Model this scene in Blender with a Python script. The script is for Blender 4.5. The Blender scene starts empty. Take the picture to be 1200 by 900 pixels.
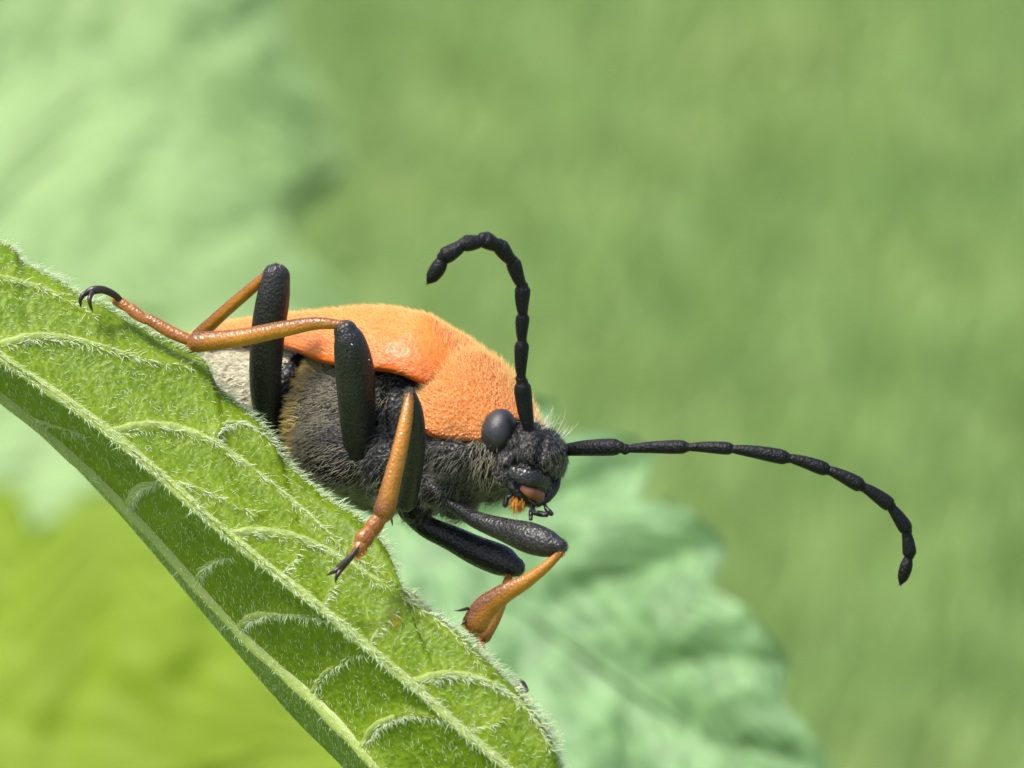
import bpy, math, random
import numpy as np
from mathutils import Matrix, Vector
random.seed(4); rng = np.random.default_rng(4)
sc = bpy.context.scene
sc.unit_settings.system = 'METRIC'; sc.unit_settings.scale_length = 0.01      # one unit is one centimetre

# ------------------------------------------------------------------ camera, sky, sun, exposure
PITCH = math.radians(14); H = 78.0; D = 20.0; K = 375.0                        # camera looks down 14 deg, subject 78 cm above the meadow, 20 cm away
RV = Matrix.Rotation(-PITCH, 4, 'X')
VIEW = Matrix.Translation((0, 0, H)) @ RV                                      # camera-aligned working frame at the subject
cam = bpy.data.cameras.new('camera'); camo = bpy.data.objects.new('camera', cam); sc.collection.objects.link(camo)
camo.matrix_world = VIEW @ Matrix.Translation((0, -D, 0)) @ Matrix.Rotation(math.radians(90), 4, 'X')
cam.lens = 36 * D * K / 1200; cam.sensor_width = 36; cam.clip_start = .1; cam.clip_end = 20000
cam.dof.use_dof = True; cam.dof.focus_distance = D - .15; cam.dof.aperture_fstop = cam.lens / 1000 / .19
sc.camera = camo
SUN = Vector((-.40, -.16, .90)).normalized()
w = bpy.data.worlds.new('World'); sc.world = w; w.use_nodes = True
sky = w.node_tree.nodes.new('ShaderNodeTexSky'); sky.sky_type = 'NISHITA'; sky.sun_disc = False
sky.sun_elevation = math.asin(SUN.z); sky.sun_rotation = math.atan2(SUN.x, SUN.y); sky.air_density = 1.0; sky.dust_density = 4.0
w.node_tree.links.new(sky.outputs[0], w.node_tree.nodes['Background'].inputs[0]); w.node_tree.nodes['Background'].inputs[1].default_value = .15
sl = bpy.data.lights.new('sun', 'SUN'); sl.energy = 2.8; sl.angle = math.radians(10); sl.color = (1, .96, .9)
slo = bpy.data.objects.new('sun', sl); sc.collection.objects.link(slo); slo.rotation_euler = SUN.to_track_quat('Z', 'Y').to_euler(); slo.location = (0, 0, 120)
sc.view_settings.view_transform = 'Standard'; sc.view_settings.look = 'None'; sc.view_settings.exposure = 1.02; sc.view_settings.gamma = 1

# ------------------------------------------------------------------ helpers
def P(px, py, d=0.0):
    """point seen at a photograph pixel, d cm behind the subject plane (working frame)"""
    s = (D + d) / D / K
    return np.array([(px - 600) * s, d, (450 - py) * s])
def PX(l): return np.array([P(*q) for q in l])
def toworld(v): return VIEW @ Vector(v)

def obj(name, V, F, mat, parent=None, base=None, smooth=True, col=None, kind=None):
    V = np.asarray(V, float)
    if base is not None: V = V - base
    me = bpy.data.meshes.new(name)
    fl = [np.asarray(f, np.int64) for f in (F if isinstance(F, list) else [F]) if len(f)]
    loops = np.concatenate([f.ravel() for f in fl]); tot = np.concatenate([np.full(len(f), f.shape[1]) for f in fl])
    me.vertices.add(len(V)); me.vertices.foreach_set('co', V.astype(np.float32).ravel())
    me.loops.add(len(loops)); me.loops.foreach_set('vertex_index', loops.astype(np.int32))
    me.polygons.add(len(tot)); me.polygons.foreach_set('loop_start', np.concatenate([[0], np.cumsum(tot)[:-1]]).astype(np.int32))
    me.polygons.foreach_set('use_smooth', np.full(len(tot), smooth))
    me.update(calc_edges=True); me.validate()
    if col is not None:
        a = me.color_attributes.new('tint', 'FLOAT_COLOR', 'POINT')
        c = np.ones((len(V), 4), np.float32); c[:, :3] = col if np.ndim(col) == 2 else np.repeat(np.asarray(col)[:, None], 3, 1)
        a.data.foreach_set('color', c.ravel())
    me.materials.append(mat)
    o = bpy.data.objects.new(name, me); sc.collection.objects.link(o)
    if parent is not None: o.parent = parent
    if kind: o['kind'] = kind
    return o

def root(name, base, label, cat, group=None):
    o = bpy.data.objects.new(name, None); sc.collection.objects.link(o)
    o.matrix_world = VIEW @ Matrix.Translation(Vector(base)); o.empty_display_size = .1
    o['label'] = label; o['category'] = cat
    if group: o['group'] = group
    return o

def cat(Ps, n):
    """Catmull-Rom through the points, n samples, uniform in control index"""
    Ps = np.asarray(Ps, float); m = len(Ps)
    Q = np.vstack([2 * Ps[0] - Ps[1], Ps, 2 * Ps[-1] - Ps[-2]])
    t = np.linspace(0, m - 1, n); i = np.minimum(t.astype(int), m - 2); f = (t - i)[:, None]
    p0, p1, p2, p3 = Q[i], Q[i + 1], Q[i + 2], Q[i + 3]
    return .5 * (2 * p1 + (p2 - p0) * f + (2 * p0 - 5 * p1 + 4 * p2 - p3) * f ** 2 + (3 * p1 - p0 - 3 * p2 + p3) * f ** 3)

def unit(v): return v / np.maximum(np.linalg.norm(v, axis=-1, keepdims=True), 1e-12)

def sweep(pts, ra, n=16, rb=None, up=(0, -1, 0), steps=None, round0=True, round1=True):
    """tube through pts with elliptical radii: ra across, rb along 'up'; ends rounded"""
    pts = np.asarray(pts, float); ra = np.asarray(ra, float); rb = ra if rb is None else np.asarray(rb, float)
    steps = steps or (len(pts) - 1) * 6 + 1
    C = cat(pts, steps); R = cat(np.stack([ra, rb], 1), steps); R = np.maximum(R, 1e-4)
    T = unit(np.gradient(C, axis=0))
    if round0:
        k = 4; a = np.linspace(0, 1, k + 1)[:-1] * math.pi / 2
        C = np.vstack([C[0] - T[0] * R[0].min() * np.cos(a)[:, None], C]); R = np.vstack([R[0] * np.maximum(np.sin(a), .02)[:, None], R]); T = np.vstack([np.repeat(T[:1], k, 0), T])
    if round1:
        k = 4; a = np.linspace(0, 1, k + 1)[1:] * math.pi / 2
        C = np.vstack([C, C[-1] + T[-1] * R[-1].min() * np.sin(a)[:, None]]); R = np.vstack([R, R[-1] * np.maximum(np.cos(a), .02)[:, None]]); T = np.vstack([T, np.repeat(T[-1:], k, 0)])
    up = np.asarray(up, float); A = unit(np.cross(T, up)); B = np.cross(A, T)
    th = np.linspace(0, 2 * math.pi, n, endpoint=False)
    V = C[:, None] + A[:, None] * (R[:, :1] * np.cos(th))[..., None] + B[:, None] * (R[:, 1:] * np.sin(th))[..., None]
    return grid(V, True)

def grid(V, closed=False, caps=True):
    m, n = V.shape[:2]; idx = np.arange(m * n).reshape(m, n)
    j = np.arange(n) if closed else np.arange(n - 1)
    a = idx[:-1][:, j]; b = idx[:-1][:, (j + 1) % n]; c = idx[1:][:, (j + 1) % n]; d = idx[1:][:, j]
    F = [np.stack([a, b, c, d], -1).reshape(-1, 4)]
    if closed and caps: F += [idx[0][::-1][None], idx[-1][None]]
    return V.reshape(-1, 3), F

def ellipsoid(c, r, n=20, m=14, rot=None):
    th = np.linspace(0, 2 * math.pi, n, endpoint=False); ph = np.linspace(.02, math.pi - .02, m)
    V = np.stack([np.sin(ph)[:, None] * np.cos(th), np.sin(ph)[:, None] * np.sin(th), np.cos(ph)[:, None] + 0 * th], -1) * r
    if rot is not None: V = V @ np.asarray(rot).T
    return grid(V + np.asarray(c), True)

def join(L):
    Vs, Fs, k = [], {}, 0
    for V, F in L:
        for f in (F if isinstance(F, list) else [F]):
            if len(f): Fs.setdefault(f.shape[1], []).append(f + k)
        Vs.append(V); k += len(V)
    return np.vstack(Vs), [np.concatenate(f) for f in Fs.values()]

def tris(F):
    out = []
    for f in (F if isinstance(F, list) else [F]):
        for i in range(1, f.shape[1] - 1): out.append(f[:, [0, i, i + 1]])
    return np.concatenate(out)

def sample(V, F, n, weight=None):
    """n random points on a mesh with normals; weight(points)->density"""
    T = tris(F); a, b, c = V[T[:, 0]], V[T[:, 1]], V[T[:, 2]]
    cr = np.cross(b - a, c - a); ar = np.linalg.norm(cr, axis=1); pr = ar.copy()
    if weight is not None: pr *= np.maximum(weight((a + b + c) / 3), 0)
    if pr.sum() <= 0: return np.zeros((0, 3)), np.zeros((0, 3))
    i = rng.choice(len(T), n, p=pr / pr.sum()); u, v = rng.random(n), rng.random(n); s = u + v > 1; u[s], v[s] = 1 - u[s], 1 - v[s]
    return a[i] + (b - a)[i] * u[:, None] + (c - a)[i] * v[:, None], cr[i] / np.maximum(ar[i], 1e-15)[:, None]

def hairs(p, nrm, flow, length, lift, r, bend=.5, jit=.25, lenvar=.4):
    """tapered three-sided strands: lean along 'flow', stand off by 'lift', curve back by 'bend'"""
    n = len(p); flow = np.broadcast_to(flow, p.shape)
    t = flow - (flow * nrm).sum(1, keepdims=True) * nrm; t = unit(t + 1e-6)
    t = unit(t + jit * rng.normal(size=p.shape)); t = unit(t - (t * nrm).sum(1, keepdims=True) * nrm)
    L = (length * (1 + lenvar * (rng.random(n) * 2 - 1)))[:, None] if np.ndim(length) else (length * (1 + lenvar * (rng.random((n, 1)) * 2 - 1)))
    li = lift * (1 + .5 * (rng.random((n, 1)) * 2 - 1))
    s = np.array([0, .35, .7, 1.])
    C = p[:, None] - .15 * 0 + (nrm * li * L)[:, None] * (s * (1 - bend * s * .6))[None, :, None] + (t * L)[:, None] * (s * np.sqrt(np.maximum(1 - lift * lift * .5, .1)) * (.6 + .4 * s))[None, :, None]
    side = unit(np.cross(t, nrm)); oth = unit(np.cross(side, t + nrm * lift))
    rad = np.array([1, .85, .6, .12]) * r
    th = np.array([0, 2.094, 4.189])
    V = C[:, :, None] + side[:, None, None] * (rad[:, None] * np.cos(th))[None, :, :, None] + oth[:, None, None] * (rad[:, None] * np.sin(th))[None, :, :, None]
    q = []
    for k in range(3):
        for j in range(3): q.append([k * 3 + j, k * 3 + (j + 1) % 3, (k + 1) * 3 + (j + 1) % 3, (k + 1) * 3 + j])
    F = (np.arange(n) * 12)[:, None, None] + np.array(q)[None]
    return V.reshape(-1, 3), [F.reshape(-1, 4)]

# ------------------------------------------------------------------ materials
def mat(name): 
    m = bpy.data.materials.new(name); m.use_nodes = True; nt = m.node_tree
    return m, nt, nt.nodes['Principled BSDF']
def N(nt, t, **kw):
    n = nt.nodes.new(t)
    for k, v in kw.items():
        if k in n.inputs: n.inputs[k].default_value = v
        else: setattr(n, k, v)
    return n
def ramp(nt, src, stops):
    r = N(nt, 'ShaderNodeValToRGB'); e = r.color_ramp.elements
    while len(e) < len(stops): e.new(.5)
    for x, (p_, c) in zip(e, stops): x.position = p_; x.color = (*c, 1)
    nt.links.new(src, r.inputs[0]); return r.outputs[0]
def coords(nt): return N(nt, 'ShaderNodeTexCoord').outputs['Object']
def noise(nt, scale, detail=4, rough=.6):
    n = N(nt, 'ShaderNodeTexNoise', Scale=scale, Detail=detail, Roughness=rough); nt.links.new(coords(nt), n.inputs['Vector']); return n.outputs['Fac']
def voro(nt, scale, feat='F1'):
    n = N(nt, 'ShaderNodeTexVoronoi', feature=feat, Scale=scale); nt.links.new(coords(nt), n.inputs['Vector']); return n.outputs['Distance']
def bump(nt, bs, h, strength, dist):
    b = N(nt, 'ShaderNodeBump', Strength=strength, Distance=dist); nt.links.new(h, b.inputs['Height'])
    if bs.inputs['Normal'].is_linked: nt.links.new(bs.inputs['Normal'].links[0].from_socket, b.inputs['Normal'])
    nt.links.new(b.outputs[0], bs.inputs['Normal'])
def tint(nt, sock, bs):
    a = N(nt, 'ShaderNodeVertexColor', layer_name='tint'); m = N(nt, 'ShaderNodeMix', data_type='RGBA', blend_type='MULTIPLY'); m.inputs[0].default_value = 1
    nt.links.new(sock, m.inputs[6]); nt.links.new(a.outputs[0], m.inputs[7]); nt.links.new(m.outputs[2], bs.inputs['Base Color'])

def cuticle(name, c0, c1, rough, bs_=(60, .5, .002), use_tint=False, sss=0, vor=None, ns=14, spec=.5):
    m, nt, b = mat(name); r = ramp(nt, noise(nt, ns), [(.3, c0), (.7, c1)])
    if use_tint: tint(nt, r, b)
    else: nt.links.new(r, b.inputs['Base Color'])
    b.inputs['Roughness'].default_value = rough; b.inputs['Specular IOR Level'].default_value = spec
    if sss: b.inputs['Subsurface Weight'].default_value = sss; b.inputs['Subsurface Radius'].default_value = (.02, .01, .004); b.inputs['Subsurface Scale'].default_value = 1
    if vor: bump(nt, b, voro(nt, vor[0]), vor[1], vor[2])
    bump(nt, b, noise(nt, bs_[0], 3), bs_[1], bs_[2])
    return m
M = {}
M['elytra'] = cuticle('orange_elytra', (.52, .125, .011), (.70, .21, .022), .46, (14, .4, .010), sss=.1, vor=(95, .5, .003), spec=.5, use_tint=True, ns=7)
M['pronotum'] = cuticle('orange_pronotum', (.47, .115, .016), (.58, .165, .028), .45, (30, .3, .004), sss=.1, vor=(92, 1, .009))
M['black'] = cuticle('black_cuticle', (.004, .004, .0045), (.010, .0095, .0095), .42, (70, .6, .005), vor=(80, .7, .006), spec=.35)
M['head'] = cuticle('black_head_cuticle', (.006, .006, .0065), (.015, .0145, .0145), .34, (60, .5, .003), vor=(95, .6, .004), spec=.4)
M['femur'] = cuticle('black_leg_cuticle', (.003, .003, .0035), (.008, .008, .009), .42, (80, .5, .003), vor=(110, .6, .004), spec=.5)
M['antenna'] = cuticle('black_antenna_cuticle', (.002, .002, .0025), (.005, .005, .006), .5, (90, .6, .004), vor=(120, .6, .004), spec=.2)
M['amber'] = cuticle('amber_leg_cuticle', (.30, .115, .007), (.42, .175, .010), .34, (90, .5, .003), use_tint=True, sss=.08, vor=(110, .5, .003), spec=.5)
M['mouth'] = cuticle('brown_mouthparts', (.10, .03, .012), (.22, .08, .03), .3, (60, .4, .003))
M['claw'] = cuticle('dark_claw', (.010, .007, .005), (.025, .012, .007), .38)
def eye_mat():
    m, nt, b = mat('compound_eye'); nt.links.new(ramp(nt, noise(nt, 9, 3), [(.35, (.006, .006, .009)), (.7, (.03, .029, .032))]), b.inputs['Base Color'])
    b.inputs['Roughness'].default_value = .42; bump(nt, b, voro(nt, 220), .4, .002); return m
M['eye'] = eye_mat()
def hairm(name, c, tr=.3, rough=.45):
    m, nt, b = mat(name); b.inputs['Base Color'].default_value = (*c, 1); b.inputs['Roughness'].default_value = rough
    if tr:
        t = N(nt, 'ShaderNodeBsdfTranslucent'); t.inputs[0].default_value = (*c, 1); x = N(nt, 'ShaderNodeMixShader'); x.inputs[0].default_value = tr
        nt.links.new(b.outputs[0], x.inputs[1]); nt.links.new(t.outputs[0], x.inputs[2]); nt.links.new(x.outputs[0], nt.nodes['Material Output'].inputs[0])
    return m
M['goldhair'] = hairm('golden_hair', (.93, .68, .29), .5); M['silver'] = hairm('silvery_hair', (.36, .32, .22), .2, .3); M['white'] = hairm('cream_hair', (.90, .86, .70))
M['ochre'] = hairm('ochre_hair', (.62, .48, .16)); M['blackhair'] = hairm('black_hair', (.02, .019, .018), 0); M['greyhair'] = hairm('grey_hair', (.15, .14, .115), 0); M['legsheen'] = hairm('dark_leg_hair', (.13, .12, .095), 0, .3); M['brownhair'] = hairm('brown_hair', (.16, .06, .015), 0); M['amberhair'] = hairm('amber_hair', (.85, .52, .12)); M['leafhair'] = hairm('pale_leaf_hair', (.78, .86, .62), .5)

def leafmat(name, c0, c1, trans, rough=.45, fine=55, mix=.45, coarse=6, rel=.01, use_tint=False, spec=.35, net=None):
    m, nt, b = mat(name); r = ramp(nt, noise(nt, coarse, 5), [(.3, c0), (.72, c1)])
    if use_tint: tint(nt, r, b)
    else: nt.links.new(r, b.inputs['Base Color'])
    b.inputs['Roughness'].default_value = rough; b.inputs['Specular IOR Level'].default_value = spec
    if net:                                                                     # the fine net of small veins: paler lines standing out of the blade
        for sc_, st in net:
            vd = N(nt, 'ShaderNodeTexVoronoi', feature='DISTANCE_TO_EDGE', Scale=sc_); wp = N(nt, 'ShaderNodeTexNoise', Scale=sc_ * .6); ad = N(nt, 'ShaderNodeVectorMath', operation='MULTIPLY_ADD'); tc_ = coords(nt)
            nt.links.new(tc_, wp.inputs['Vector']); nt.links.new(wp.outputs['Color'], ad.inputs[0]); ad.inputs[1].default_value = (.6 / sc_,) * 3; nt.links.new(tc_, ad.inputs[2]); nt.links.new(ad.outputs[0], vd.inputs['Vector'])
            ln = ramp(nt, vd.outputs['Distance'], [(.0, (1, 1, 1)), (.16, (0, 0, 0))])
            src = b.inputs['Base Color'].links[0].from_socket; mx = N(nt, 'ShaderNodeMix', data_type='RGBA'); ml = N(nt, 'ShaderNodeMath', operation='MULTIPLY'); ml.inputs[1].default_value = st; nt.links.new(ln, ml.inputs[0]); nt.links.new(ml.outputs[0], mx.inputs[0])
            nt.links.new(src, mx.inputs[6]); mx.inputs[7].default_value = (*[min(1, c * 1.9) for c in c1], 1); nt.links.new(mx.outputs[2], b.inputs['Base Color']); bump(nt, b, ln, st, .07 / sc_)
    bump(nt, b, noise(nt, fine * 2.2, 3), .4, rel * .5)
    bump(nt, b, voro(nt, fine), .7, rel)
    t = N(nt, 'ShaderNodeBsdfTranslucent'); t.inputs[0].default_value = (*trans, 1); x = N(nt, 'ShaderNodeMixShader'); x.inputs[0].default_value = mix
    nt.links.new(b.outputs[0], x.inputs[1]); nt.links.new(t.outputs[0], x.inputs[2]); nt.links.new(x.outputs[0], nt.nodes['Material Output'].inputs[0])
    return m
M['leaf'] = leafmat('leaf_underside', (.115, .185, .004), (.165, .245, .008), (.31, .41, .003), rough=.5, fine=60, rel=.004, use_tint=True, net=[(11, .22), (30, .25)])
M['vein'] = leafmat('leaf_vein', (.25, .33, .07), (.33, .41, .11), (.38, .48, .08), fine=60, mix=.25, rel=.003)
M['backleaf'] = leafmat('pale_green_leaf', (.10, .20, .075), (.135, .245, .092), (.145, .275, .07), rough=.55, fine=6, coarse=.9, mix=.3, rel=.02, spec=.5, net=[(3.2, .35), (7, .2)])
M['farleaf'] = leafmat('soft_green_leaf', (.19, .31, .105), (.24, .36, .14), (.24, .38, .10), rough=.65, fine=3, coarse=.5, mix=.3, rel=.03, spec=.5)
M['limeleaf'] = leafmat('lime_leaf', (.20, .29, .010), (.24, .34, .014), (.30, .43, .008), rough=.6, fine=3, coarse=.4, mix=.5, rel=.02)
M['stem'] = leafmat('green_stem', (.14, .24, .05), (.2, .3, .08), (.2, .3, .06), mix=.1, fine=20)
M['grass'] = leafmat('meadow_grass', (.19, .32, .095), (.29, .38, .125), (.28, .40, .11), rough=.5, fine=2, coarse=.035, mix=.35, rel=.01)
def ground_mat():
    m, nt, b = mat('meadow_soil'); nt.links.new(ramp(nt, noise(nt, .02, 6), [(.3, (.13, .225, .062)), (.5, (.165, .24, .07)), (.7, (.13, .22, .068))]), b.inputs['Base Color']); b.inputs['Roughness'].default_value = .9
    bump(nt, b, noise(nt, 1.5, 6), .8, .5); return m

# ------------------------------------------------------------------ meadow
G = 20000.0
gm = bpy.data.meshes.new('ground'); gm.from_pydata([(-G, -G, 0), (G, -G, 0), (G, G, 0), (-G, G, 0)], [], [(0, 1, 2, 3)]); gm.materials.append(ground_mat())
go = bpy.data.objects.new('ground', gm); sc.collection.objects.link(go); go['kind'] = 'structure'; go['label'] = 'green meadow ground far below the leaves'
def meadow(n, x0, x1, y0, y1, hmin, hmax, wd):
    p = np.stack([rng.uniform(x0, x1, n), rng.uniform(y0, y1, n), np.zeros(n)], 1)
    h = rng.uniform(hmin, hmax, n); a = rng.uniform(0, 6.283, n); d = np.stack([np.cos(a), np.sin(a), 0 * a], 1); lean = rng.uniform(.1, .6, n)
    sd = np.stack([-np.sin(a), np.cos(a), 0 * a], 1) * (wd * rng.uniform(.6, 1.3, n))[:, None]
    s = np.array([0, .4, .75, 1.]); wdt = np.array([.8, 1, .7, .05])
    C = p[:, None] + d[:, None] * (lean * h)[:, None, None] * (s ** 2)[None, :, None] + np.array([0, 0, 1.]) * (h[:, None] * (s - .25 * lean[:, None] * s ** 2))[..., None]
    V = np.stack([C - sd[:, None] * wdt[None, :, None], C + sd[:, None] * wdt[None, :, None]], 2)
    q = np.array([[0, 1, 3, 2], [2, 3, 5, 4], [4, 5, 7, 6]]); F = (np.arange(n) * 8)[:, None, None] + q
    return V.reshape(-1, 3), [F.reshape(-1, 4)]
gv, gf = meadow(150000, -110, 80, 200, 600, 1.2, 4.5, .19)
o = obj('meadow_grass', gv, gf, M['grass'], kind='stuff'); o['label'] = 'soft green meadow grass blurred far behind the beetle'; o['category'] = 'grass'

# ------------------------------------------------------------------ front leaf, folded along its midrib, underside towards the camera
u_main = np.arange(13) / 12
margin_main = np.array([(-300, 130, .25), (-130, 215, .15), (3, 283, .08), (120, 354, 0), (228, 412, -.05), (328, 522, -.14), (425, 606, -.30), (463, 683, -.38), (545, 745, -.46), (600, 800, -.51), (637, 850, -.55), (653, 898, -.57), (735, 1120, -.5)], float)
margin_fine = np.array([(-300, 130), (-240, 168), (-190, 180), (-182, 196), (-130, 215), (-60, 255), (-40, 262), (-32, 276), (3, 283), (18, 291), (26, 306), (62, 322), (98, 347), (120, 354), (132, 362), (180, 388), (222, 408), (243, 424), (254, 452), (300, 488), (320, 513), (330, 535), (378, 578), (420, 604), (438, 620), (455, 645), (464, 684), (500, 712), (545, 745), (600, 800), (632, 840), (648, 868), (654, 900), (690, 960), (700, 1010), (735, 1120)], float)
A_main = np.array([(-300, 165, .18), (-130, 325, -.02), (3, 420, -.12), (130, 508, -.22), (268, 628, -.36), (375, 712, -.46), (482, 802, -.55), (545, 858, -.60), (600, 905, -.64), (640, 950, -.66), (668, 990, -.67), (690, 1030, -.66), (740, 1130, -.55)], float)
C_main = np.array([(-300, 205, .20), (-125, 360, .08), (30, 482, .14), (150, 592, .07), (280, 735, -.08), (370, 820, -.23), (440, 893, -.41), (510, 968, -.48), (580, 1040, -.53), (640, 1090, -.56), (690, 1120, -.57), (715, 1140, -.57), (745, 1150, -.55)], float)
O_main = np.array([(-300, 235, .3), (-150, 355, .55), (5, 470, .55), (128, 590, .5), (254, 738, .38), (340, 838, .25), (406, 905, .12), (470, 985, .05), (545, 1060, 0), (615, 1110, -.1), (680, 1140, -.3), (712, 1160, -.4), (746, 1165, -.5)], float)
NU, NS = 520, 64
uu = np.linspace(0, 1, NU)
def curve(main): return cat(main, NU)
mg = curve(margin_main)
key = margin_main[:, 0] + margin_main[:, 1]; fu = np.interp(margin_fine.sum(1), key, u_main)
mg[:, 0] = np.interp(uu, fu, margin_fine[:, 0]); mg[:, 1] = np.interp(uu, fu, margin_fine[:, 1])
Ac, Cc, Oc = curve(A_main), curve(C_main), curve(O_main)
vv = np.linspace(0, 1, NS)[:, None, None]
Gp = np.concatenate([mg[None] + (Ac - mg)[None] * vv, (Ac[None] + (Cc - Ac)[None] * vv)[1:], (Cc[None] + (Oc - Cc)[None] * vv[::2])[1:]], 0)   # (rows, NU, 3) as px,py,d
# vein lines: (pixels, width px)
VEINS = [('vein', [tuple(p[:2]) for p in A_main], 6.0, 0), ('midrib', [tuple(p[:2]) for p in C_main], 9.5, 0),
 ('side_vein', [(130, 508), (165, 500), (210, 503), (260, 525), (310, 562), (360, 602), (400, 640), (440, 668), (500, 708)], 5.5, 1),
 ('side_vein', [(268, 628), (300, 624), (345, 630), (395, 652), (440, 680), (485, 708), (530, 742), (575, 790)], 5.5, 1),
 ('side_vein', [(482, 802), (515, 792), (555, 794), (595, 812), (625, 842), (645, 880)], 5.0, 1),
 ('side_vein', [(3, 404), (40, 395), (85, 398), (130, 410), (180, 424), (225, 428)], 5.0, 1),
 ('side_vein', [(-90, 350), (-40, 318), (3, 326), (50, 338), (90, 358), (112, 372)], 4.5, 1),
 ('side_vein', [(250, 520), (258, 500), (285, 496), (310, 512), (325, 530)], 3.0, 1),
 ('side_vein', [(375, 712), (390, 690), (405, 660)], 1.6, 2), ('side_vein', [(430, 757), (450, 730), (470, 712)], 1.6, 2), ('side_vein', [(545, 858), (575, 850), (590, 838)], 2.0, 2), ('side_vein', [(330, 675), (345, 655), (352, 640)], 1.4, 2),
 ('side_vein', [(150, 592), (165, 570), (200, 565), (250, 580), (300, 602)], 4.5, 1),
 ('side_vein', [(282, 735), (298, 722), (340, 719), (385, 728), (420, 748)], 4.5, 1),
 ('side_vein', [(425, 878), (440, 852), (475, 838), (515, 842), (535, 850)], 4.5, 1),
 ('side_vein', [(365, 815), (380, 790), (410, 770), (430, 765)], 3.0, 2), ('side_vein', [(230, 680), (245, 660), (275, 650)], 3.0, 2),
 ('side_vein', [(40, 490), (70, 500), (110, 512)], 3.0, 2)]
def polydist(Q, line):
    best = np.full(Q.shape[:-1], 1e9)
    for a, b in zip(line[:-1], line[1:]):
        ab = b - a; t = np.clip(((Q - a) @ ab) / (ab @ ab), 0, 1)
        best = np.minimum(best, np.linalg.norm(Q - a - t[..., None] * ab, axis=-1))
    return best
Qp = Gp[..., :2]; lift = np.zeros(Qp.shape[:2]); near = np.full(Qp.shape[:2], 1e9)
vl = []
for nm, l, wd, lev in VEINS:
    c = cat(np.array(l, float), len(l) * 6); vl.append(c); dist = polydist(Qp, c)
    lift = np.maximum(lift, (.030 if lev == 0 else .022 if lev == 1 else .009) * np.exp(-dist / (16 if lev == 0 else 12))); near = np.minimum(near, dist)
def snoise(Q, s, seed):
    r = np.random.default_rng(seed); o = 0
    for k in range(7):
        a = r.uniform(0, 6.283); f = s * r.uniform(.6, 1.6); o = o + np.sin(f * (Q[..., 0] * math.cos(a) + Q[..., 1] * math.sin(a)) + r.uniform(0, 6.28))
    return o / 7
rel = lift + .004 * snoise(Qp, .07, 1) + .0018 * snoise(Qp, .25, 2) + .0014 * snoise(Qp, .5, 3)
rows = Gp.shape[0]
edge = np.zeros(rows); edge[:8] = (1 - np.arange(8) / 8.) ** 2
curl = edge[:, None] * .05                                                      # rim rolls away at the margin
Gp[..., 2] += -rel + curl
LV = PX(Gp.reshape(-1, 3)).reshape(rows, NU, 3)
leaf_base = P(-300, 190, .22)
plant = root('leafy_plant', leaf_base, 'leafy plant whose folded bright green leaf the orange beetle clings to', 'plant')
lv, lf = grid(LV)
nrm = np.cross(np.gradient(LV, axis=1), np.gradient(LV, axis=0)); nrm = unit(nrm); nrm[nrm[..., 1] > 0] *= 1
if nrm[NS // 2, NU // 2, 1] > 0: nrm = -nrm
# two skins 6 hundredths of a millimetre apart would be invisible: give the blade a real thickness
TH = .012
back = LV - nrm * TH
nb = rows * NU; idx = np.arange(nb).reshape(rows, NU)
def rim(a): return np.stack([a[:-1], a[1:], a[1:] + nb, a[:-1] + nb], 1)
bv = np.vstack([lv, back.reshape(-1, 3)]); bf = [np.concatenate([lf[0], lf[0][:, ::-1] + nb, rim(idx[0]), rim(idx[-1])[:, ::-1], rim(idx[:, 0])[:, ::-1], rim(idx[:, -1])])]
# pigment: paler along veins and rim, a yellow speck
vt = np.clip(np.exp(-near / 9), 0, 1)
tintc = np.ones((rows, NU, 3)) * np.array([.86, .95, .7]) * (1 + .10 * snoise(Qp, .02, 5)[..., None]) + vt[..., None] * np.array([.55, .35, .9])
rimf = np.zeros(rows); rimf[:3] = [.7, .35, .1]
tintc += rimf[:, None, None] * np.array([.5, .4, 1.6])
tx = np.exp(-((Qp[..., 0] - 464) ** 2 + ((Qp[..., 1] - 728) * .7) ** 2) / 30)[..., None]; tintc = tintc * (1 - tx) + tx * np.array([2.6, 1.3, .5])
for (bx, by, br) in [(250, 440, 10), (18, 291, 7), (460, 665, 10), (645, 862, 9), (500, 708, 5)]:
    tb = np.exp(-((Qp[..., 0] - bx) ** 2 + (Qp[..., 1] - by) ** 2) / br ** 2)[..., None] * (np.arange(rows) < 3)[:, None, None]
    tintc = tintc * (1 - tb) + tb * np.array([.7, .25, .6])
tc = tintc.reshape(-1, 3); tc = np.vstack([tc, tc * .9])
obj('leaf_blade', bv, bf, M['leaf'], plant, leaf_base, col=np.clip(tc, 0, 4))
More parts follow.
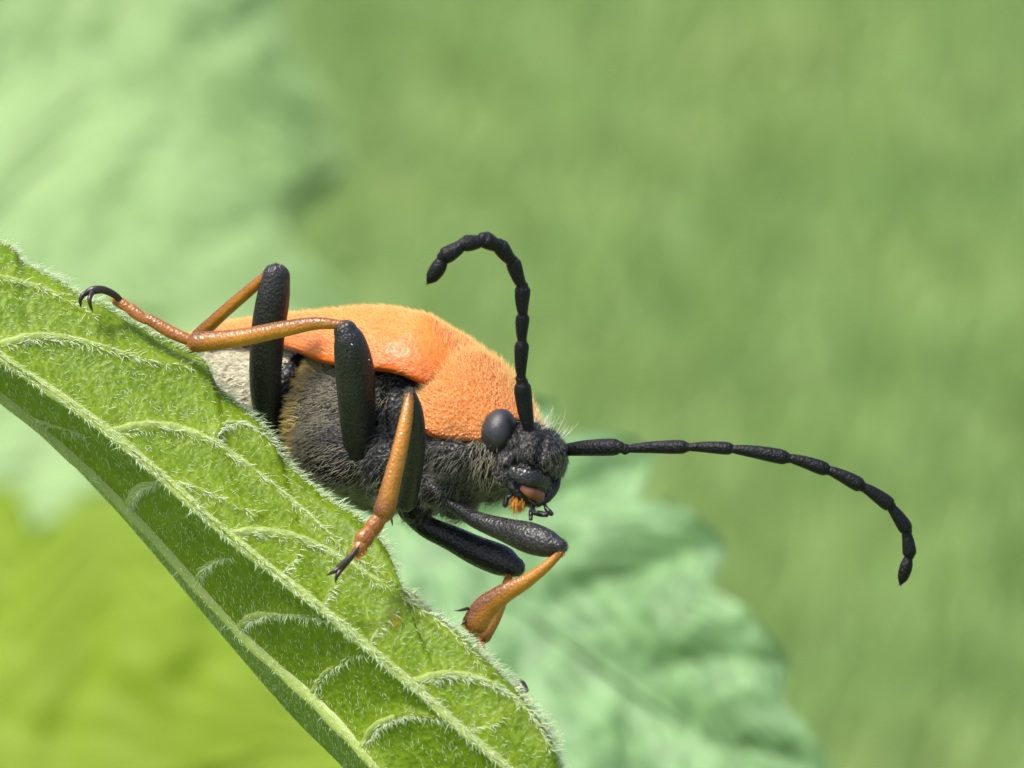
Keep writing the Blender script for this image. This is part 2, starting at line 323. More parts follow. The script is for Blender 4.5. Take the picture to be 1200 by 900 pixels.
# raised veins, each a flattened rib set into the blade
flatQ = Gp[::2, ::2].reshape(-1, 3)
def depth_at(pts):
    o = np.empty(len(pts)); 
    for i, q in enumerate(pts):
        d2 = ((flatQ[:, :2] - q) ** 2).sum(1); k = np.argpartition(d2, 4)[:4]; w_ = 1 / (d2[k] + 1); o[i] = (flatQ[k, 2] * w_).sum() / w_.sum()
    return o
hp, hn, hl = [], [], []
for (nm, l, wd, lev), c in zip(VEINS, vl):
    dd = depth_at(c); dd = np.convolve(np.pad(dd, 3, mode='edge'), np.ones(7) / 7, 'valid')
    pts = PX(np.column_stack([c, dd + .004])); n_ = len(pts); s = np.linspace(0, 1, n_)
    tap = (1 - .35 * s) if lev == 0 else np.minimum(1, 1.15 - .95 * s) 
    r = wd / K * tap * (1 + .08 * np.sin(np.arange(n_) * 1.7))
    v, f = sweep(pts + np.array([0, (-.15 if lev == 0 else .2) * wd / K, 0]), r * 1.25, 12, r * (.62 if lev == 0 else .7), steps=n_ * 2)
    obj(nm, v, f, M['vein'], plant, leaf_base)
    k = int(n_ * wd * (11 if lev == 0 else 3.2 if lev == 1 else 2)); a, b = sample(v, f, k * 2, lambda p: np.ones(len(p)))
    s_ = b[:, 1] < .2; hp.append(a[s_]); hn.append(b[s_])
hp, hn = np.vstack(hp), np.vstack(hn)
hv = [hairs(hp, hn, np.array([.5, -.1, -.45]), .028, .75, .0014, jit=.5, lenvar=.7)]
a, b = sample(lv, lf, 9000); b = np.where(b[:, 1:2] > 0, -b, b); hv.append(hairs(a, b, np.array([.45, 0, -.5]), .013, .6, .0007, jit=.7, lenvar=.8))
mi = rng.integers(20, NU - 20, 3000); mr = rng.integers(0, 3, 3000); pts = LV[mr, mi] + rng.normal(size=(3000, 3)) * .002
outw = unit(np.array([.5, .35, .75]) + .3 * rng.normal(size=(3000, 3)))
hv.append(hairs(pts, outw, np.array([.6, 0, -.3]), .024, .8, .0012, jit=.5, lenvar=.7))
v, f = join(hv); obj('leaf_hair', v, f, M['leafhair'], plant, leaf_base, kind='stuff')
# petiole and stem, outside the picture on the left, down to the meadow
gz = lambda p: (RV.inverted() @ Vector((0, 0, -1)))                              # world down in the working frame
dn = np.array(gz(0)); stem_top = P(-420, 150, .25)
pet = [P(-285, 185, .22), P(-340, 158, .24), P(-400, 175, .25), stem_top - np.array([0, 0, .2])]
v, f = sweep(pet, [.045, .05, .055, .06], 12); obj('petiole', v, f, M['vein'], plant, leaf_base)
hz = (VIEW @ Vector(stem_top)).z
v, f = sweep([stem_top - dn * 6, stem_top, stem_top + dn * hz * .5 + np.array([-.6, 0, 0]), stem_top + dn * (hz + .6)], [.08, .11, .15, .18], 12); obj('stem', v, f, M['stem'], plant, leaf_base)

# ------------------------------------------------------------------ out-of-focus leaves behind
def leaf_mesh(base, tip, side, half, teeth, bow=.1, fold=.15, quilt=.12, nt_=170, ns_=81, depth=.55):
    """serrated leaf from base to tip; side = unit vector across; raised quilting between side veins"""
    base, tip = np.asarray(base, float), np.asarray(tip, float); ax = tip - base; L = np.linalg.norm(ax); ax = ax / L
    side = np.asarray(side, float); side = unit(side - (side @ ax) * ax); up = np.cross(ax, side)
    if up[1] > 0: up = -up
    t = np.linspace(0, 1, nt_)[:, None]; s = np.linspace(-1, 1, ns_)[None, :]
    shape = np.sin(np.pi * np.clip(t, 0, 1) ** .62) ** .8 * (1 - .25 * t)
    ph = (t * teeth) % 1; tooth = np.where(t < .06, 0, np.sin(np.minimum(ph / .86, 1) * math.pi / 2) * np.clip((1 - ph) / .14, 0, 1) ** .7)
    wd = half * shape * (1 - depth * .34 * (1 - tooth)); adv = L * .42 / teeth * tooth * 0
    sw = .22 * np.abs(s) ** 1.3                                     # side veins sweep forward
    vein = np.abs(((t - sw * .8) * teeth) % 1 - .5) * 2              # 1 at vein, 0 midway
    q = quilt * half * (1 - vein ** 2.2) * np.minimum(1, np.abs(s) * 2.2) * (1 - .3 * np.abs(s))
    X = t * L + sw * half * .55 * shape + adv * np.abs(s); Y = s * wd
    Z = q + fold * np.abs(s) * half - bow * L * (2 * t - 1) ** 2 + .04 * half * np.sin(t * 9 + s * 3) + .012 * half * np.sin(t * 61 + 9 * np.sin(s * 4)) * np.sin(s * 23 + 5 * np.sin(t * 9))
    V = base + X[..., None] * ax + Y[..., None] * side + Z[..., None] * up
    mid = base + (t * L)[..., None] * ax + ((-bow * L * (2 * t - 1) ** 2))[..., None] * up
    v, f = grid(V); nrm = unit(np.cross(np.gradient(V, axis=0), np.gradient(V, axis=1))).reshape(-1, 3)
    n = len(v); idx = np.arange(n).reshape(nt_, ns_)
    rm = lambda a: np.stack([a[:-1], a[1:], a[1:] + n, a[:-1] + n], 1)
    F = np.concatenate([f[0], f[0][:, ::-1] + n, rm(idx[0]), rm(idx[-1]), rm(idx[:, 0]), rm(idx[:, -1])])
    return np.vstack([v, v - nrm * .012 * half]), [F], mid[:, 0], up, [base + np.stack([np.full(9, 0)] * 3, 1)]
def add_leaf(par, b0, m, *a, **k):
    v, f, mid, up, _ = leaf_mesh(*a, **k); h = a[3]
    lf_ = obj('leaf', v, f, m, par, b0)
    n = len(mid); v, f = sweep(mid[::10] - up * .005 * h, np.linspace(.035, .012, len(mid[::10])) * h, 10); obj('midrib', v, f, m, lf_, None).data.transform(Matrix.Translation(-Vector(b0)))
    return lf_
b0 = P(560, 1120, 8.5)
p2 = root('serrated_plant', b0, 'blurred pale green plant with a toothed leaf right behind the beetle', 'plant')
add_leaf(p2, b0, M['backleaf'], P(400, 560, 9.6), P(1000, 990, 8.0), np.array([.62, .12, .77]), 1.0, 5.2, bow=.03, fold=.08, quilt=.10, depth=.7)
v, f = sweep([P(400, 560, 9.6), P(360, 620, 9.6), P(400, 800, 9.2), P(540, 1080, 8.6), b0 - np.array([0, 0, .5])], [.05, .06, .065, .07, .08], 10); obj('petiole', v, f, M['stem'], p2, b0)
hz = (VIEW @ Vector(b0)).z
v, f = sweep([b0 - dn * .3, b0 + dn * hz * .5, b0 + dn * (hz + .6)], [.12, .16, .2], 10); obj('stem', v, f, M['stem'], p2, b0)
b0 = P(-560, 400, 45)
p3 = root('broadleaf_plant', b0, 'far blurred plant with broad soft green and lime leaves at its stem', 'plant')
add_leaf(p3, b0, M['farleaf'], P(-300, 60, 45), P(400, 200, 44), np.array([.12, .35, .85]), 4.6, 6, bow=.02, fold=.05, quilt=.03)
add_leaf(p3, b0, M['farleaf'], P(-300, 330, 38), P(420, 385, 37), np.array([-.1, .5, .8]), 3.2, 6, bow=.03, fold=.05, quilt=.03)
add_leaf(p3, b0, M['limeleaf'], P(-420, 1060, 26), P(640, 800, 25), np.array([.1, .5, .8]), 3.0, 7, bow=.02, fold=.06, quilt=.03)
add_leaf(p3, b0, M['farleaf'], P(-420, 740, 31), P(330, 640, 30), np.array([.1, .6, .75]), 2.2, 6, bow=.02, fold=.05, quilt=.05)
hz = (VIEW @ Vector(b0)).z
for a, z in ((P(-300, 60, 45), 60), (P(-300, 330, 38), 330), (P(-420, 1060, 26), 1060), (P(-420, 740, 31), 740)):
    v, f = sweep([a, a + np.array([-.4, .3, -.2]), P(-560, z + 60, 45)], [.12, .12, .14], 8); obj('petiole', v, f, M['stem'], p3, b0)
tp = P(-560, -40, 45); hz = (VIEW @ Vector(tp)).z
v, f = sweep([tp, tp + dn * hz * .5, tp + dn * (hz + .6)], [.2, .25, .3], 10); obj('stem', v, f, M['stem'], p3, b0)

# ------------------------------------------------------------------ beetle
sm = lambda x, a, b: np.clip((x - a) / (b - a), 0, 1)
yw, pt, rl = [math.radians(a) for a in (42, 14, 20)]
FW = np.array([math.cos(yw) * math.cos(pt), -math.sin(yw) * math.cos(pt), -math.sin(pt)]); L0 = np.array([math.sin(yw), math.cos(yw), 0]); U0 = np.cross(FW, L0)
LF = math.cos(rl) * L0 - math.sin(rl) * U0; UP = math.cos(rl) * U0 + math.sin(rl) * L0
MB = np.stack([FW, LF, UP]) * .985; ORG = P(513, 494, 0)
def B(l): return ORG + np.asarray(l, float) @ MB                                  # beetle frame (forward, left, up) to working frame
def loc(px, py, y):
    """beetle-frame point on the plane left=y that is seen at a pixel"""
    c = np.array([0, -D, 0.]); r = P(px, py, 0) - c; i = np.linalg.inv(MB.T); c_, r_ = i @ (c - ORG), i @ r
    return c_ + r_ * (y - c_[1]) / r_[1]
beetle_base = P(430, 600, -.1)
beetle = root('longhorn_beetle', beetle_base, 'orange and black longhorn beetle with long antennae clinging to the folded leaf', 'beetle')
def part(name, vf, m, parent=None, **k):
    o = obj(name, vf[0], vf[1], m, parent if parent is not None else beetle, beetle_base, **k); return o
def lofts(secs, n=40, m=60, closed=True, pw=1.0):
    """sections (x, zc, half width, half height) along the beetle axis"""
    S = cat(np.array(secs, float), m); th = np.linspace(0, 2 * math.pi, n, endpoint=False)
    c, s = np.cos(th), np.sin(th); c = np.sign(c) * np.abs(c) ** pw; s = np.sign(s) * np.abs(s) ** pw
    V = np.stack([np.repeat(S[:, :1], n, 1), S[:, 2:3] * c, S[:, 1:2] + S[:, 3:4] * s], -1)
    v, f = grid(V, True); return v, f
def ell(c, r, tilt=0, yawz=0, rollx=0):
    Rm = np.array((Matrix.Rotation(yawz, 3, 'Z') @ Matrix.Rotation(tilt, 3, 'Y') @ Matrix.Rotation(rollx, 3, 'X')))
    return ellipsoid(c, np.array(r), rot=Rm)
def remesh(parts, vox, smooth=4):
    v, f = join(parts); me = bpy.data.meshes.new('tmp'); me.from_pydata(v.tolist(), [], [list(map(int, q)) for a in f for q in a]); me.update()
    o = bpy.data.objects.new('tmp', me); sc.collection.objects.link(o)
    r = o.modifiers.new('r', 'REMESH'); r.mode = 'VOXEL'; r.voxel_size = vox
    s = o.modifiers.new('s', 'SMOOTH'); s.iterations = smooth; s.factor = .5
    ev = o.evaluated_get(bpy.context.evaluated_depsgraph_get()); m2 = ev.to_mesh()
    V = np.empty(len(m2.vertices) * 3, np.float32); m2.vertices.foreach_get('co', V)
    tot = np.empty(len(m2.polygons), np.int32); m2.polygons.foreach_get('loop_total', tot); lp = np.empty(len(m2.loops), np.int32); m2.loops.foreach_get('vertex_index', lp)
    q = lp.reshape(-1, 4) if (tot == 4).all() else None
    if q is None:
        st = np.concatenate([[0], np.cumsum(tot)[:-1]]); F = [np.stack([lp[st[tot == k] + j] for j in range(k)], 1) for k in np.unique(tot)]
    else: F = [q]
    ev.to_mesh_clear(); bpy.data.objects.remove(o); bpy.data.meshes.remove(me)
    return V.reshape(-1, 3).astype(float), F
# trunk and head capsule: one continuous black body
trunk = lofts([(-1.04, -.06, .03, .03), (-.95, -.07, .10, .075), (-.8, -.06, .165, .125), (-.65, -.075, .205, .165), (-.5, -.075, .225, .2), (-.36, -.075, .235, .235), (-.2, -.06, .235, .26), (-.08, -.05, .22, .25), (.02, -.04, .165, .205), (.10, -.035, .155, .185), (.2, -.035, .155, .165), (.3, -.03, .135, .13), (.37, -.02, .115, .10), (.42, -.02, .10, .09)])
bits = [trunk]
for s in (-1, 1):
    bits += [ell((-.24, s * .10, -.17), (.19, .135, .165), rollx=s * .3),                 # swollen metasternum flank
             ell((-.02, s * .11, -.15), (.11, .10, .14)),                                 # mesothorax flank
             ell((.17, s * .055, -.19), (.062, .058, .085), tilt=.25),                    # fore coxa
             ell((.005, s * .07, -.27), (.06, .05, .06)),                                 # mid coxa
             ell((-.43, s * .10, -.16), (.07, .12, .06)),                                 # hind coxa
             ell((.20, s * .12, -.07), (.10, .06, .11))]                                  # prosternal side
head = [ell((.42, 0, -.005), (.11, .12, .105), tilt=.5), ell((.45, 0, -.06), (.07, .085, .105), tilt=-.35)]
for s in (-1, 1):
    t_ = loc(620, 521, -.062) * np.array([1, -s, 1]); head.append(ell(t_, (.05, .045, .052)))
    g_ = loc(590, 545, -.095) * np.array([1, -s, 1]); head.append(ell(g_, (.045, .03, .06), tilt=-.3))
cl = loc(613, 560, -.02); cl[1] = 0; head.append(ell(cl, (.045, .082, .07), tilt=-.5))
bV, bF = remesh(bits + head, .006, 3)
# transverse creases of the abdomen and between the thorax plates
xx = bV[:, 0]; gro = np.zeros(len(xx))
for g_, wd_, dp in [(-.452, .022, .055), (-.62, .009, .012), (-.76, .009, .011), (-.88, .008, .01), (-.075, .010, .016), (.075, .012, .018)]: gro += dp * np.exp(-((xx - g_ - .04 * (bV[:, 2] < 0) * np.abs(bV[:, 1])) / wd_) ** 2)
cen = np.stack([xx, 0 * xx, 0 * xx], 1); bV = bV - unit(bV - cen) * gro[:, None]
BW = B(bV)
# sutures of the face and breast, cut into the shell
def carve(V, lines):
    s_ = D / (D + V[:, 1]) * K; q = np.stack([600 + V[:, 0] * s_, 450 - V[:, 2] * s_], 1); out = V.copy(); hc = B((.42, 0, -.03))
    for l, wd, dp, c in lines:
        d = polydist(q, cat(np.array(l, float), len(l) * 5)); g = np.exp(-(d / wd) ** 2) * dp; cc = hc if c is None else B(c); front = (V - cc)[:, 1] < .03
        out = out - unit(V - cc) * (g * front)[:, None]
    return out
BW = carve(BW, [([(640, 492), (636, 512), (633, 530), (628, 546)], 4.5, .026, None), ([(586, 552), (597, 547), (606, 541), (615, 541), (630, 549), (648, 562)], 3.5, .020, None), ([(602, 510), (604, 530), (600, 544)], 3.5, .013, None),
  ([(588, 532), (596, 527), (604, 520)], 3, .012, None), ([(575, 480), (570, 505), (574, 530), (580, 560)], 4, .016, None), ([(606, 541), (610, 560), (618, 572)], 2.2, .008, None),
  ([(500, 515), (520, 513), (545, 517)], 3.5, .016, (.2, 0, -.05)), ([(506, 512), (500, 535), (504, 560), (515, 575)], 4, .018, (.2, 0, -.05)), ([(560, 530), (545, 552), (535, 566)], 4, .012, (.2, 0, -.05)),
  ([(455, 450), (448, 480), (452, 510), (470, 530)], 4, .016, (-.05, 0, -.05)), ([(372, 430), (390, 440), (420, 450), (450, 456)], 4, .014, (-.2, 0, -.05)), ([(345, 455), (355, 475), (375, 482)], 2.5, .008, (-.3, 0, -.05))])
body = part('body', (BW, bF), M['black'])

# elytra
def elytron(s):
    secs = np.array([(.085, .165, .10, .15, .185), (.045, .210, .085, .15, .222), (-.02, .248, .085, .20, .268), (-.12, .272, .07, .20, .298), (-.3, .268, .04, .19, .282), (-.5, .252, .045, .18, .215), (-.7, .225, .02, .16, .15), (-.88, .18, -.01, .13, .09), (-1.02, .12, -.04, .1, .045), (-1.10, .055, -.045, .06, .0), (-1.125, .012, -.045, .03, -.03)])
    S = cat(secs, 90); ph = np.linspace(0, 1, 40)[None] * math.pi / 2
    sp = np.sin(ph); cp = np.cos(ph); sp = sp ** .86; cp = cp ** .80
    Y = .004 + S[:, 1:2] * sp; Z = S[:, 2:3] + (S[:, 4:5] - S[:, 2:3]) * cp
    X = np.repeat(S[:, :1], 40, 1)
    Z = Z + .020 * np.exp(-((X + .085) / .055) ** 2 - ((Y - .165) / .05) ** 2) - .022 * np.exp(-((X + .13) / .06) ** 2 - ((Y - .235) / .04) ** 2)   # shoulder callus and the hollow below it
    Z = Z - .012 * np.exp(-(Y / .012) ** 2) + .01 * np.sin(ph * 4) * np.exp(-((X + .4) / .3) ** 2)
    V = np.stack([X, s * Y, Z], -1); inn = V.copy(); inn[..., 1] -= s * .012 * sp; inn[..., 2] -= .014 * (1 - .0 * cp)
    W = np.concatenate([V, inn[:, ::-1]], 1); v, f = grid(W, True)
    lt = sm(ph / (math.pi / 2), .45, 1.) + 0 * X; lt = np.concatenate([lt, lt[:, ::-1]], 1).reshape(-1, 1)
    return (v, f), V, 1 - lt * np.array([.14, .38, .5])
for s in (-1, 1):
    (v, f), V, ec = elytron(s)
    if s > 0: f = [a[:, ::-1] for a in f]
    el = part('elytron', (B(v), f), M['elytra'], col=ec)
    if s < 0: el['label'] = 'right orange wing case turned to the viewer'
    gv, gf = grid(V); gw = B(gv); a, b = sample(gw, gf, 6500); cc = B(np.stack([(gv[:, 0]).mean(), 0, 0])); b = np.where(((b * (a - (ORG + ((a - ORG) @ FW)[:, None] * FW))).sum(1) < 0)[:, None], -b, b)
    v, f = hairs(a, b, -FW, .021, .6, .0007, jit=.35); part('golden_hair', (v, f), M['goldhair'], el, kind='stuff')
# pronotum
ps = np.array([(-.005, .150, .04, .212), (.03, .185, -.005, .240), (.09, .202, -.045, .252), (.16, .202, -.06, .228), (.23, .180, -.05, .188), (.30, .150, -.025, .142), (.345, .128, -.005, .112), (.36, .120, .005, .10)])
S = cat(ps, 60); ph = np.linspace(-1, 1, 70)[None] * math.pi * .5; sp = np.sign(np.sin(ph)) * np.abs(np.sin(ph)) ** .85; cp = np.cos(ph) ** .85
X = np.repeat(S[:, :1], 70, 1) + .02 * np.abs(sp) ** 2 * np.clip((.16 - S[:, :1]) / .16, 0, 1) + 0 * sp
V = np.stack([X, S[:, 1:2] * sp, S[:, 2:3] + (S[:, 3:4] - S[:, 2:3]) * cp], -1)
inn = V.copy(); inn[..., 1] *= .93; inn[..., 2] -= .015
v, f = grid(np.concatenate([V, inn[:, ::-1]], 1), True); pro = part('pronotum', (B(v), f), M['pronotum']); pro['label'] = 'dimpled orange shield behind the head'
gv, gf = grid(V); gw = B(gv); a, b = sample(gw, gf, 5000); ax_ = ORG + ((a - ORG) @ FW)[:, None] * FW / (FW @ FW); b = np.where(((b * (a - ax_)).sum(1) < 0)[:, None], -b, b)
v, f = hairs(a, b, -FW + .4 * UP, .028, .8, .0007, jit=.35); part('golden_hair', (v, f), M['goldhair'], pro, kind='stuff')

# body hair
def bh(name, n, wfun, m, length, lift, r, flow, jit=.3, bend=.5, inv=False):
    W_ = lambda p: wfun(((p - ORG) @ np.linalg.inv(MB)))
    a, b = sample(BW, bF, n, W_); la = (a - ORG) @ np.linalg.inv(MB); c = B(np.stack([la[:, 0], 0 * la[:, 0], 0 * la[:, 0]], 1))
    v, f = hairs(a, b, flow(la) if callable(flow) else flow, length, lift, r, bend, jit); part(name, (v, f), m, body, kind='stuff')
tests = sample(BW, bF, 400); 
if ((tests[1] * (tests[0] - (ORG + ((tests[0] - ORG) @ FW)[:, None] * FW / (FW @ FW)))).sum(1)).mean() < 0: bF = [a[:, ::-1] for a in bF]
bh('silvery_hair', 9500, lambda p: (p[:, 0] < -.07) * (p[:, 0] > -.425) * (p[:, 2] < .12) * (.22 + sm(-p[:, 0], .12, .42) ** 1.3), M['silver'], .030, .32, .0007, lambda l: -FW * .8 - UP * .7, jit=.25)
bh('ochre_hair', 4200, lambda p: (p[:, 0] < -.34) * (p[:, 0] > -.43) * (p[:, 2] < .12) * sm(-p[:, 0], .34, .44), M['ochre'], .036, .45, .0012, lambda l: -FW - UP * .3, jit=.3)
bh('cream_hair', 17000, lambda p: (p[:, 0] < -.50) * (p[:, 2] < .14), M['white'], .042, .3, .0016, lambda l: -FW - UP * .4, jit=.3)
bh('grey_hair', 4000, lambda p: (p[:, 0] < .33) * (p[:, 0] > -.07) * (p[:, 2] < .14) * (p[:, 2] > -.36) * (.7 + (p[:, 0] > .06)), M['greyhair'], .034, .5, .0008, lambda l: -FW * .5 - UP * .9 + .2 * LF, jit=.35)
bh('ruff_hair', 420, lambda p: (p[:, 0] < .37) * (p[:, 0] > .29) * (np.abs(p[:, 1]) > .05) * (p[:, 2] > -.2), M['silver'], .042, .7, .0009, lambda l: FW * .2 - UP * .8, jit=.4)
bh('face_hair', 2200, lambda p: (p[:, 0] > .38) * 1., M['greyhair'], .014, .5, .0006, lambda l: FW * .5 - UP * .6, jit=.5)
bh('crown_hair', 45, lambda p: (p[:, 0] > .38) * (p[:, 2] > .07) * 1., M['white'], .055, 1.3, .0007, UP, jit=.4)

# eyes
for s in (-1, 1):
    c = loc(584, 504, -.112) * np.array([1, -s, 1])
    ev, ef = ell((0, 0, 0), (.064, .052, .070), tilt=-.35, yawz=s * .35)
    k = np.exp(-((ev[:, 0] - .075) ** 2 + (ev[:, 2] - .01) ** 2) / .0011); ev[:, 0] -= .008 * k                     # notch where the antenna sits
    part('eye', (B(ev + c), ef), M['eye'])
# jaws, lip and palps
def tube(name, pts, r, m, parent=None, rb=None, n=14, **k):
    return part(name, sweep(PX(pts), np.array(r) / K, n, None if rb is None else np.array(rb) / K), m, parent, **k)
hd = B(loc(625, 580, 0))[1]
tube('mandible', [(594, 558, hd - .02), (603, 572, hd - .035), (614, 583, hd - .035), (626, 592, hd - .03)], [7, 7, 5.5, 2.5], M['black'])
tube('mandible', [(651, 556, hd + .05), (649, 571, hd + .02), (641, 584, hd - .01), (631, 592, hd - .03)], [7, 6.5, 5, 2.5], M['black'])
tube('clypeus', [(598, 553, hd - .06), (612, 558, hd - .085), (628, 563, hd - .085), (642, 566, hd - .05)], [7, 9, 9, 7], M['head'], rb=[2.5, 3, 3, 2.5])
tube('labrum', [(614, 571, hd - .07), (623, 577, hd - .075), (634, 582, hd - .06)], [6, 7.5, 6], M['mouth'], rb=[4, 4.5, 4])
for pts, r in (([(600, 572, hd - .03), (599, 581, hd - .03)], 2.4), ([(599, 581, hd - .03), (594, 584, hd - .035)], 2.4), ([(594, 584, hd - .035), (592, 592, hd - .04)], 3.3),
               ([(623, 592, hd - .05), (626, 600, hd - .06)], 2.6), ([(626, 601, hd - .06), (640, 603, hd - .08)], 3.6), ([(640, 596, hd - .06), (646, 602, hd - .07)], 3.2), ([(638, 591, hd - .05), (641, 597, hd - .06)], 2.4), ([(622, 597, hd - .04), (622, 608, hd - .05)], 2.6)):
    tube('palp', [pts[0], tuple((np.array(pts[0]) + np.array(pts[1])) / 2), pts[1]], [r * .8, r, r * .9], M['black'])
a = np.repeat(PX([(608, 582, hd - .02)]), 500, 0) + rng.normal(size=(500, 3)) * .008
part('mouth_brush', hairs(a, unit(np.array([-.1, -.5, -.8]) + .5 * rng.normal(size=(500, 3))), np.array([-.2, 0, -1.]), .035, 1, .0012), hairm('orange_hair', (.75, .33, .04)), kind='stuff')

# antennae
def antenna(js, ds, ws):
    """js joints in pixels, ds depths, ws widest half width of each segment"""
    first = None; hs = []
    for i in range(len(js)):
        (x0, y0, x1, y1), d0, d1, r = js[i], ds[i], ds[i + 1], ws[i] / K
        a, b = P(x0, y0, d0), P(x1, y1, d1); t = b - a; n = np.array([-t[2], 0, t[0]]); n = n / (np.linalg.norm(n) + 1e-9)
        s = np.array([0, .12, .4, .75, .93, 1.]); last = i == len(js) - 1
        rr = np.array([.5, .66, .85, 1, .96, .7]) if not last else np.array([.45, .7, 1, .85, .4, .12])
        if i == 0: rr = np.array([.62, .72, .9, 1., .95, .7])
        pts = a + t * s[:, None] + n * (r * .12 * np.sin(s * math.pi))[:, None]
        vf = sweep(pts, r * rr, 18)
        o = part('antenna' if i == 0 else 'antenna_segment', vf, M['antenna'], None if i == 0 else first)
        if i == 0: first = o
        p_, q_ = sample(*vf, int(500 + 9000 * np.linalg.norm(t))); hs.append(hairs(p_, q_, t / np.linalg.norm(t), .011, .5, .0008, jit=.3))
    part('antenna_hair', join(hs), M['blackhair'], first, kind='stuff')
hr = B(loc(620, 505, -.062))[1] - .03; hl_ = B(loc(655, 528, .07))[1]
antenna([(620, 503, 612, 449), (612, 450, 611, 443), (611, 444, 612, 401), (612, 402, 613, 369), (613, 370, 613, 336), (613, 338, 601, 305), (602, 308, 585, 286), (588, 289, 566, 279), (568, 281, 543, 285), (545, 284, 519, 301), (521, 300, 501, 332)],
        [hr, hr - .04, hr - .045, hr - .08, hr - .1, hr - .12, hr - .14, hr - .18, hr - .22, hr - .24, hr - .24, hr - .22], [10, 6.5, 8.3, 8.0, 9, 8.8, 9.5, 9.8, 9.6, 9.8, 9])
antenna([(655, 528, 726, 524), (725, 527, 735, 527), (734, 526, 805, 524), (804, 524, 858, 526), (857, 526, 923, 537), (922, 536, 970, 551), (969, 550, 1010, 570), (1009, 569, 1044, 593), (1042, 592, 1063, 622), (1061, 621, 1066, 651), (1065, 650, 1055, 685)],
        [hl_, hl_ - .1, hl_ - .1, hl_ - .15, hl_ - .18, hl_ - .2, hl_ - .2, hl_ - .2, hl_ - .18, hl_ - .16, hl_ - .15, hl_ - .14], [10, 6.5, 8., 7.4, 8.6, 8.2, 8.6, 8.6, 8.4, 8, 7.4])

# legs: femur is the part, shin, feet joints and claws its sub-parts
def leg(fem, fr, frb, tib=None, tr=None, trb=None, tarsi=(), claws=(), spurs=(), knee=None):
    f_ = sweep(PX(fem), np.array(fr) / K, 24, np.array(frb) / K); lg = part('leg', f_, M['femur'])
    a, b = sample(*f_, int(10000 * sum(np.linalg.norm(np.diff(PX(fem), axis=0), axis=1)))); ax = PX(fem); fl = unit(ax[-1] - ax[0])
    hv = hairs(a, b, fl, .018, .45, .0011, jit=.25); part('leg_hair', hv, M['blackhair'], lg, kind='stuff')
    k = len(a) // 2; part('pale_leg_hair', hairs(a[:k], b[:k], fl, .022, .4, .0010, jit=.25), M['legsheen'], lg, kind='stuff')
    if tib is not None:
        T_ = PX(tib); v, f = sweep(T_, np.array(tr) / K, 20, np.array(trb if trb is not None else tr) / K)
        u = np.clip(((v - T_[0]) @ (T_[-1] - T_[0])) / ((T_[-1] - T_[0]) @ (T_[-1] - T_[0])), 0, 1)
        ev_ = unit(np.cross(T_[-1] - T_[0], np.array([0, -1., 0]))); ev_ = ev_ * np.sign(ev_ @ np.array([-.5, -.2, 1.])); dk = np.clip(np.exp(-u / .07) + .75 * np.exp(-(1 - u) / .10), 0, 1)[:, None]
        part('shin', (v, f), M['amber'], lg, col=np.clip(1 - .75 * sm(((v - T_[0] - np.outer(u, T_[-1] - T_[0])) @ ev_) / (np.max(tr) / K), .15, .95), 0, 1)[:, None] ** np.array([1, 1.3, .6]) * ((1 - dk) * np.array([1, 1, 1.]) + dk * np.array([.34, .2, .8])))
        a, b = sample(v, f, int(11000 * np.linalg.norm(T_[-1] - T_[0]))); fl = unit(T_[-1] - T_[0])
        part('shin_hair', hairs(a, b, fl, .024, .55, .0010, jit=.2), M['amberhair'], lg, kind='stuff'); k = len(a) // 2; part('brown_shin_hair', hairs(a[:k], b[:k], fl, .026, .7, .0012, jit=.2), M['brownhair'], lg, kind='stuff')
    for i, (pts, r, dark) in enumerate(tarsi):
        T_ = PX(pts); v, f = sweep(T_, np.array(r) / K, 14, np.array(r) * .75 / K); part('tarsus_joint', (v, f), M['claw'] if dark > .8 else M['amber'], lg, col=np.ones((len(v), 3)) * (np.array([.58, .46, .7]) if dark < .8 else 1))
        if dark < .8:
            a, b = sample(v, f, 500); part('tarsus_hair', hairs(a, b, unit(T_[-1] - T_[0]), .02, .7, .001, jit=.4), M['amberhair'], lg, kind='stuff')
    for pts, r in claws: tube('claw', pts, r, M['claw'], lg, n=10)
    for pts, r in spurs: tube('spur', pts, r, M['claw'], lg, n=8)
# hind leg, folded up beside the wing cases
leg([(330, 520, .26), (314, 480, .16), (311, 440, .08), (314, 390, .0), (320, 350, -.05), (324, 322, -.07)], [15, 17, 19, 20, 19.5, 16], [12, 15, 17, 17, 16, 13],
    [(318, 318, -.07), (290, 342, -.02), (260, 368, .04), (232, 394, .10)], [6, 7, 7.5, 8.5])
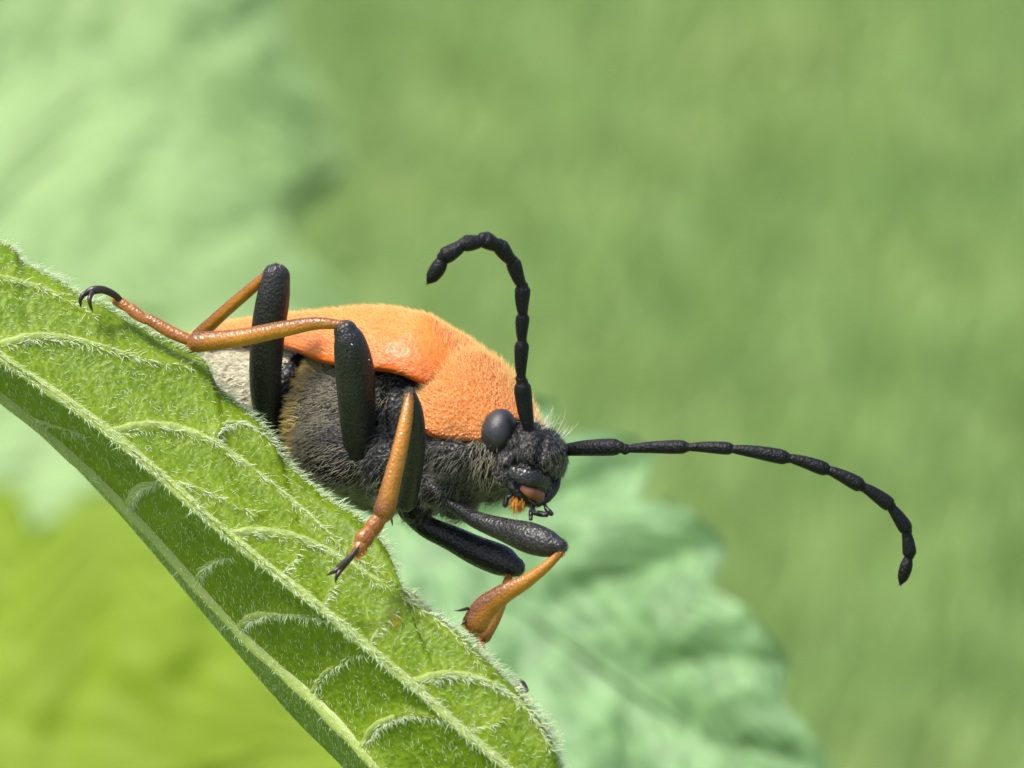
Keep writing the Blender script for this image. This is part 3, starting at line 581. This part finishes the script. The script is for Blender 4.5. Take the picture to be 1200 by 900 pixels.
# middle leg, its foot hooked on the leaf rim
leg([(424, 556, -.02), (421, 520, -.08), (418, 470, -.17), (415, 430, -.23), (410, 402, -.27), (405, 388, -.28)], [14, 19, 22, 22.5, 19, 14], [14, 18, 20, 20, 17, 13],
    [(404, 381, -.29), (370, 379, -.27), (330, 386, -.23), (280, 396, -.18), (231, 401, -.13)], [5, 7.5, 9.5, 10.5, 12],
    tarsi=[([(225, 400, -.13), (200, 389, -.11), (174, 374, -.09)], [6.5, 7.5, 6.5], 0), ([(172, 375, -.09), (162, 369, -.08), (153, 362, -.07)], [5.5, 7, 7], 0), ([(154, 364, -.07), (145, 357, -.06), (136, 352, -.05)], [5, 6.5, 6], .3),
           ([(145, 358, -.05), (136, 347, -.07), (122, 340, -.09), (110, 340, -.1), (102, 343, -.1)], [3.5, 4, 4.5, 5, 4], 1)],
    claws=[([(104, 342, -.1), (97, 346, -.11), (94, 353, -.11), (95, 360, -.1)], [3.5, 3, 2.2, .5]), ([(108, 343, -.11), (105, 350, -.13), (106, 358, -.13), (109, 366, -.11)], [3.2, 2.8, 2.0, .5])],
    spurs=[([(232, 408, -.14), (226, 412, -.13), (220, 414, -.12)], [1.8, 1.3, .4])])
# fore leg, foot on the face of the leaf
leg([(476, 588, -.20), (481, 560, -.27), (485, 520, -.36), (484, 485, -.42), (480, 463, -.46)], [12, 13, 13.5, 12, 8], [12, 14, 15, 13, 8],
    [(480, 463, -.47), (476, 490, -.5), (469, 525, -.52), (459, 565, -.53), (450, 600, -.53)], [5, 7.5, 9, 10.5, 12.5], [5, 7, 8, 9, 10],
    tarsi=[([(446, 606, -.53), (439, 616, -.53), (433, 624, -.53)], [8, 10, 9], 0), ([(434, 622, -.535), (427, 631, -.54), (423, 637, -.54)], [8, 11, 9], 0), ([(428, 634, -.545), (420, 643, -.55), (414, 646, -.55)], [6, 8, 4], .2), ([(424, 636, -.545), (424, 645, -.55), (420, 652, -.55)], [5, 6, 3], .2),
           ([(420, 642, -.56), (408, 656, -.56), (398, 666, -.55)], [3.2, 4.2, 5], 1)],
    claws=[([(399, 665, -.55), (391, 670, -.555), (383, 674, -.54)], [3.2, 2.5, .5]), ([(400, 667, -.55), (395, 675, -.56), (393, 683, -.545)], [3.0, 2.4, .5])],
    spurs=[([(458, 604, -.52), (459, 610, -.52), (460, 616, -.52)], [1.6, 1.3, .4])])
# opposite fore leg, stretched forward and down behind the leaf rim
leg([(526, 590, -.20), (558, 609, -.27), (592, 621, -.34), (620, 630, -.41), (642, 637, -.45), (655, 640, -.47)], [7, 10, 14, 18, 16, 10], [8, 11, 14, 16, 15, 10],
    [(658, 646, -.48), (640, 664, -.47), (615, 682, -.45), (590, 696, -.43), (568, 713, -.41), (556, 732, -.40)], [4.5, 6, 8.5, 11.5, 14.5, 15], [4.5, 6, 8, 9, 10, 9],
    tarsi=[([(554, 744, -.36), (556, 778, -.26), (570, 805, -.22)], [7, 8, 6], 0)],
    spurs=[([(548, 713, -.41), (540, 715, -.42), (532, 715.5, -.42)], [2, 1.5, .4]), ([(549, 726, -.41), (544, 729, -.42), (540, 733, -.42)], [2, 1.5, .4])])
# opposite middle leg, seen below the breast
leg([(478, 598, .05), (500, 617, .02), (530, 631, .0), (560, 646, -.03), (588, 657, -.06), (603, 664, -.08)], [12, 13, 15, 17.5, 18, 12], [12, 13, 14, 16, 16, 12],
    [(597, 674, -.08), (590, 696, -.11), (579, 722, -.14), (566, 745, -.16)], [4, 7, 9, 10],
    tarsi=[([(562, 756, -.2), (572, 792, -.25), (594, 812, -.34)], [6, 7, 6], 0), ([(600, 800, -.38), (609, 803, -.42), (614, 810, -.44)], [6, 7, 6], 1)])

# pollen caught on the black thighs
pg = []
for (x, y, d) in [(rng.uniform(398, 434), rng.uniform(400, 545), 0) for _ in range(14)]:
    dd = np.interp(-y, [-556, -520, -470, -430, -402], [-.02, -.08, -.17, -.23, -.27]) - .054 * math.sqrt(max(0, 1 - ((x - 417) / 22) ** 2)); rr = rng.uniform(.0012, .0022); pg.append(ellipsoid(P(x, y, dd), np.array([rr, rr, rr]), 6, 5))
part('pollen', join(pg), M['white'], kind='stuff')
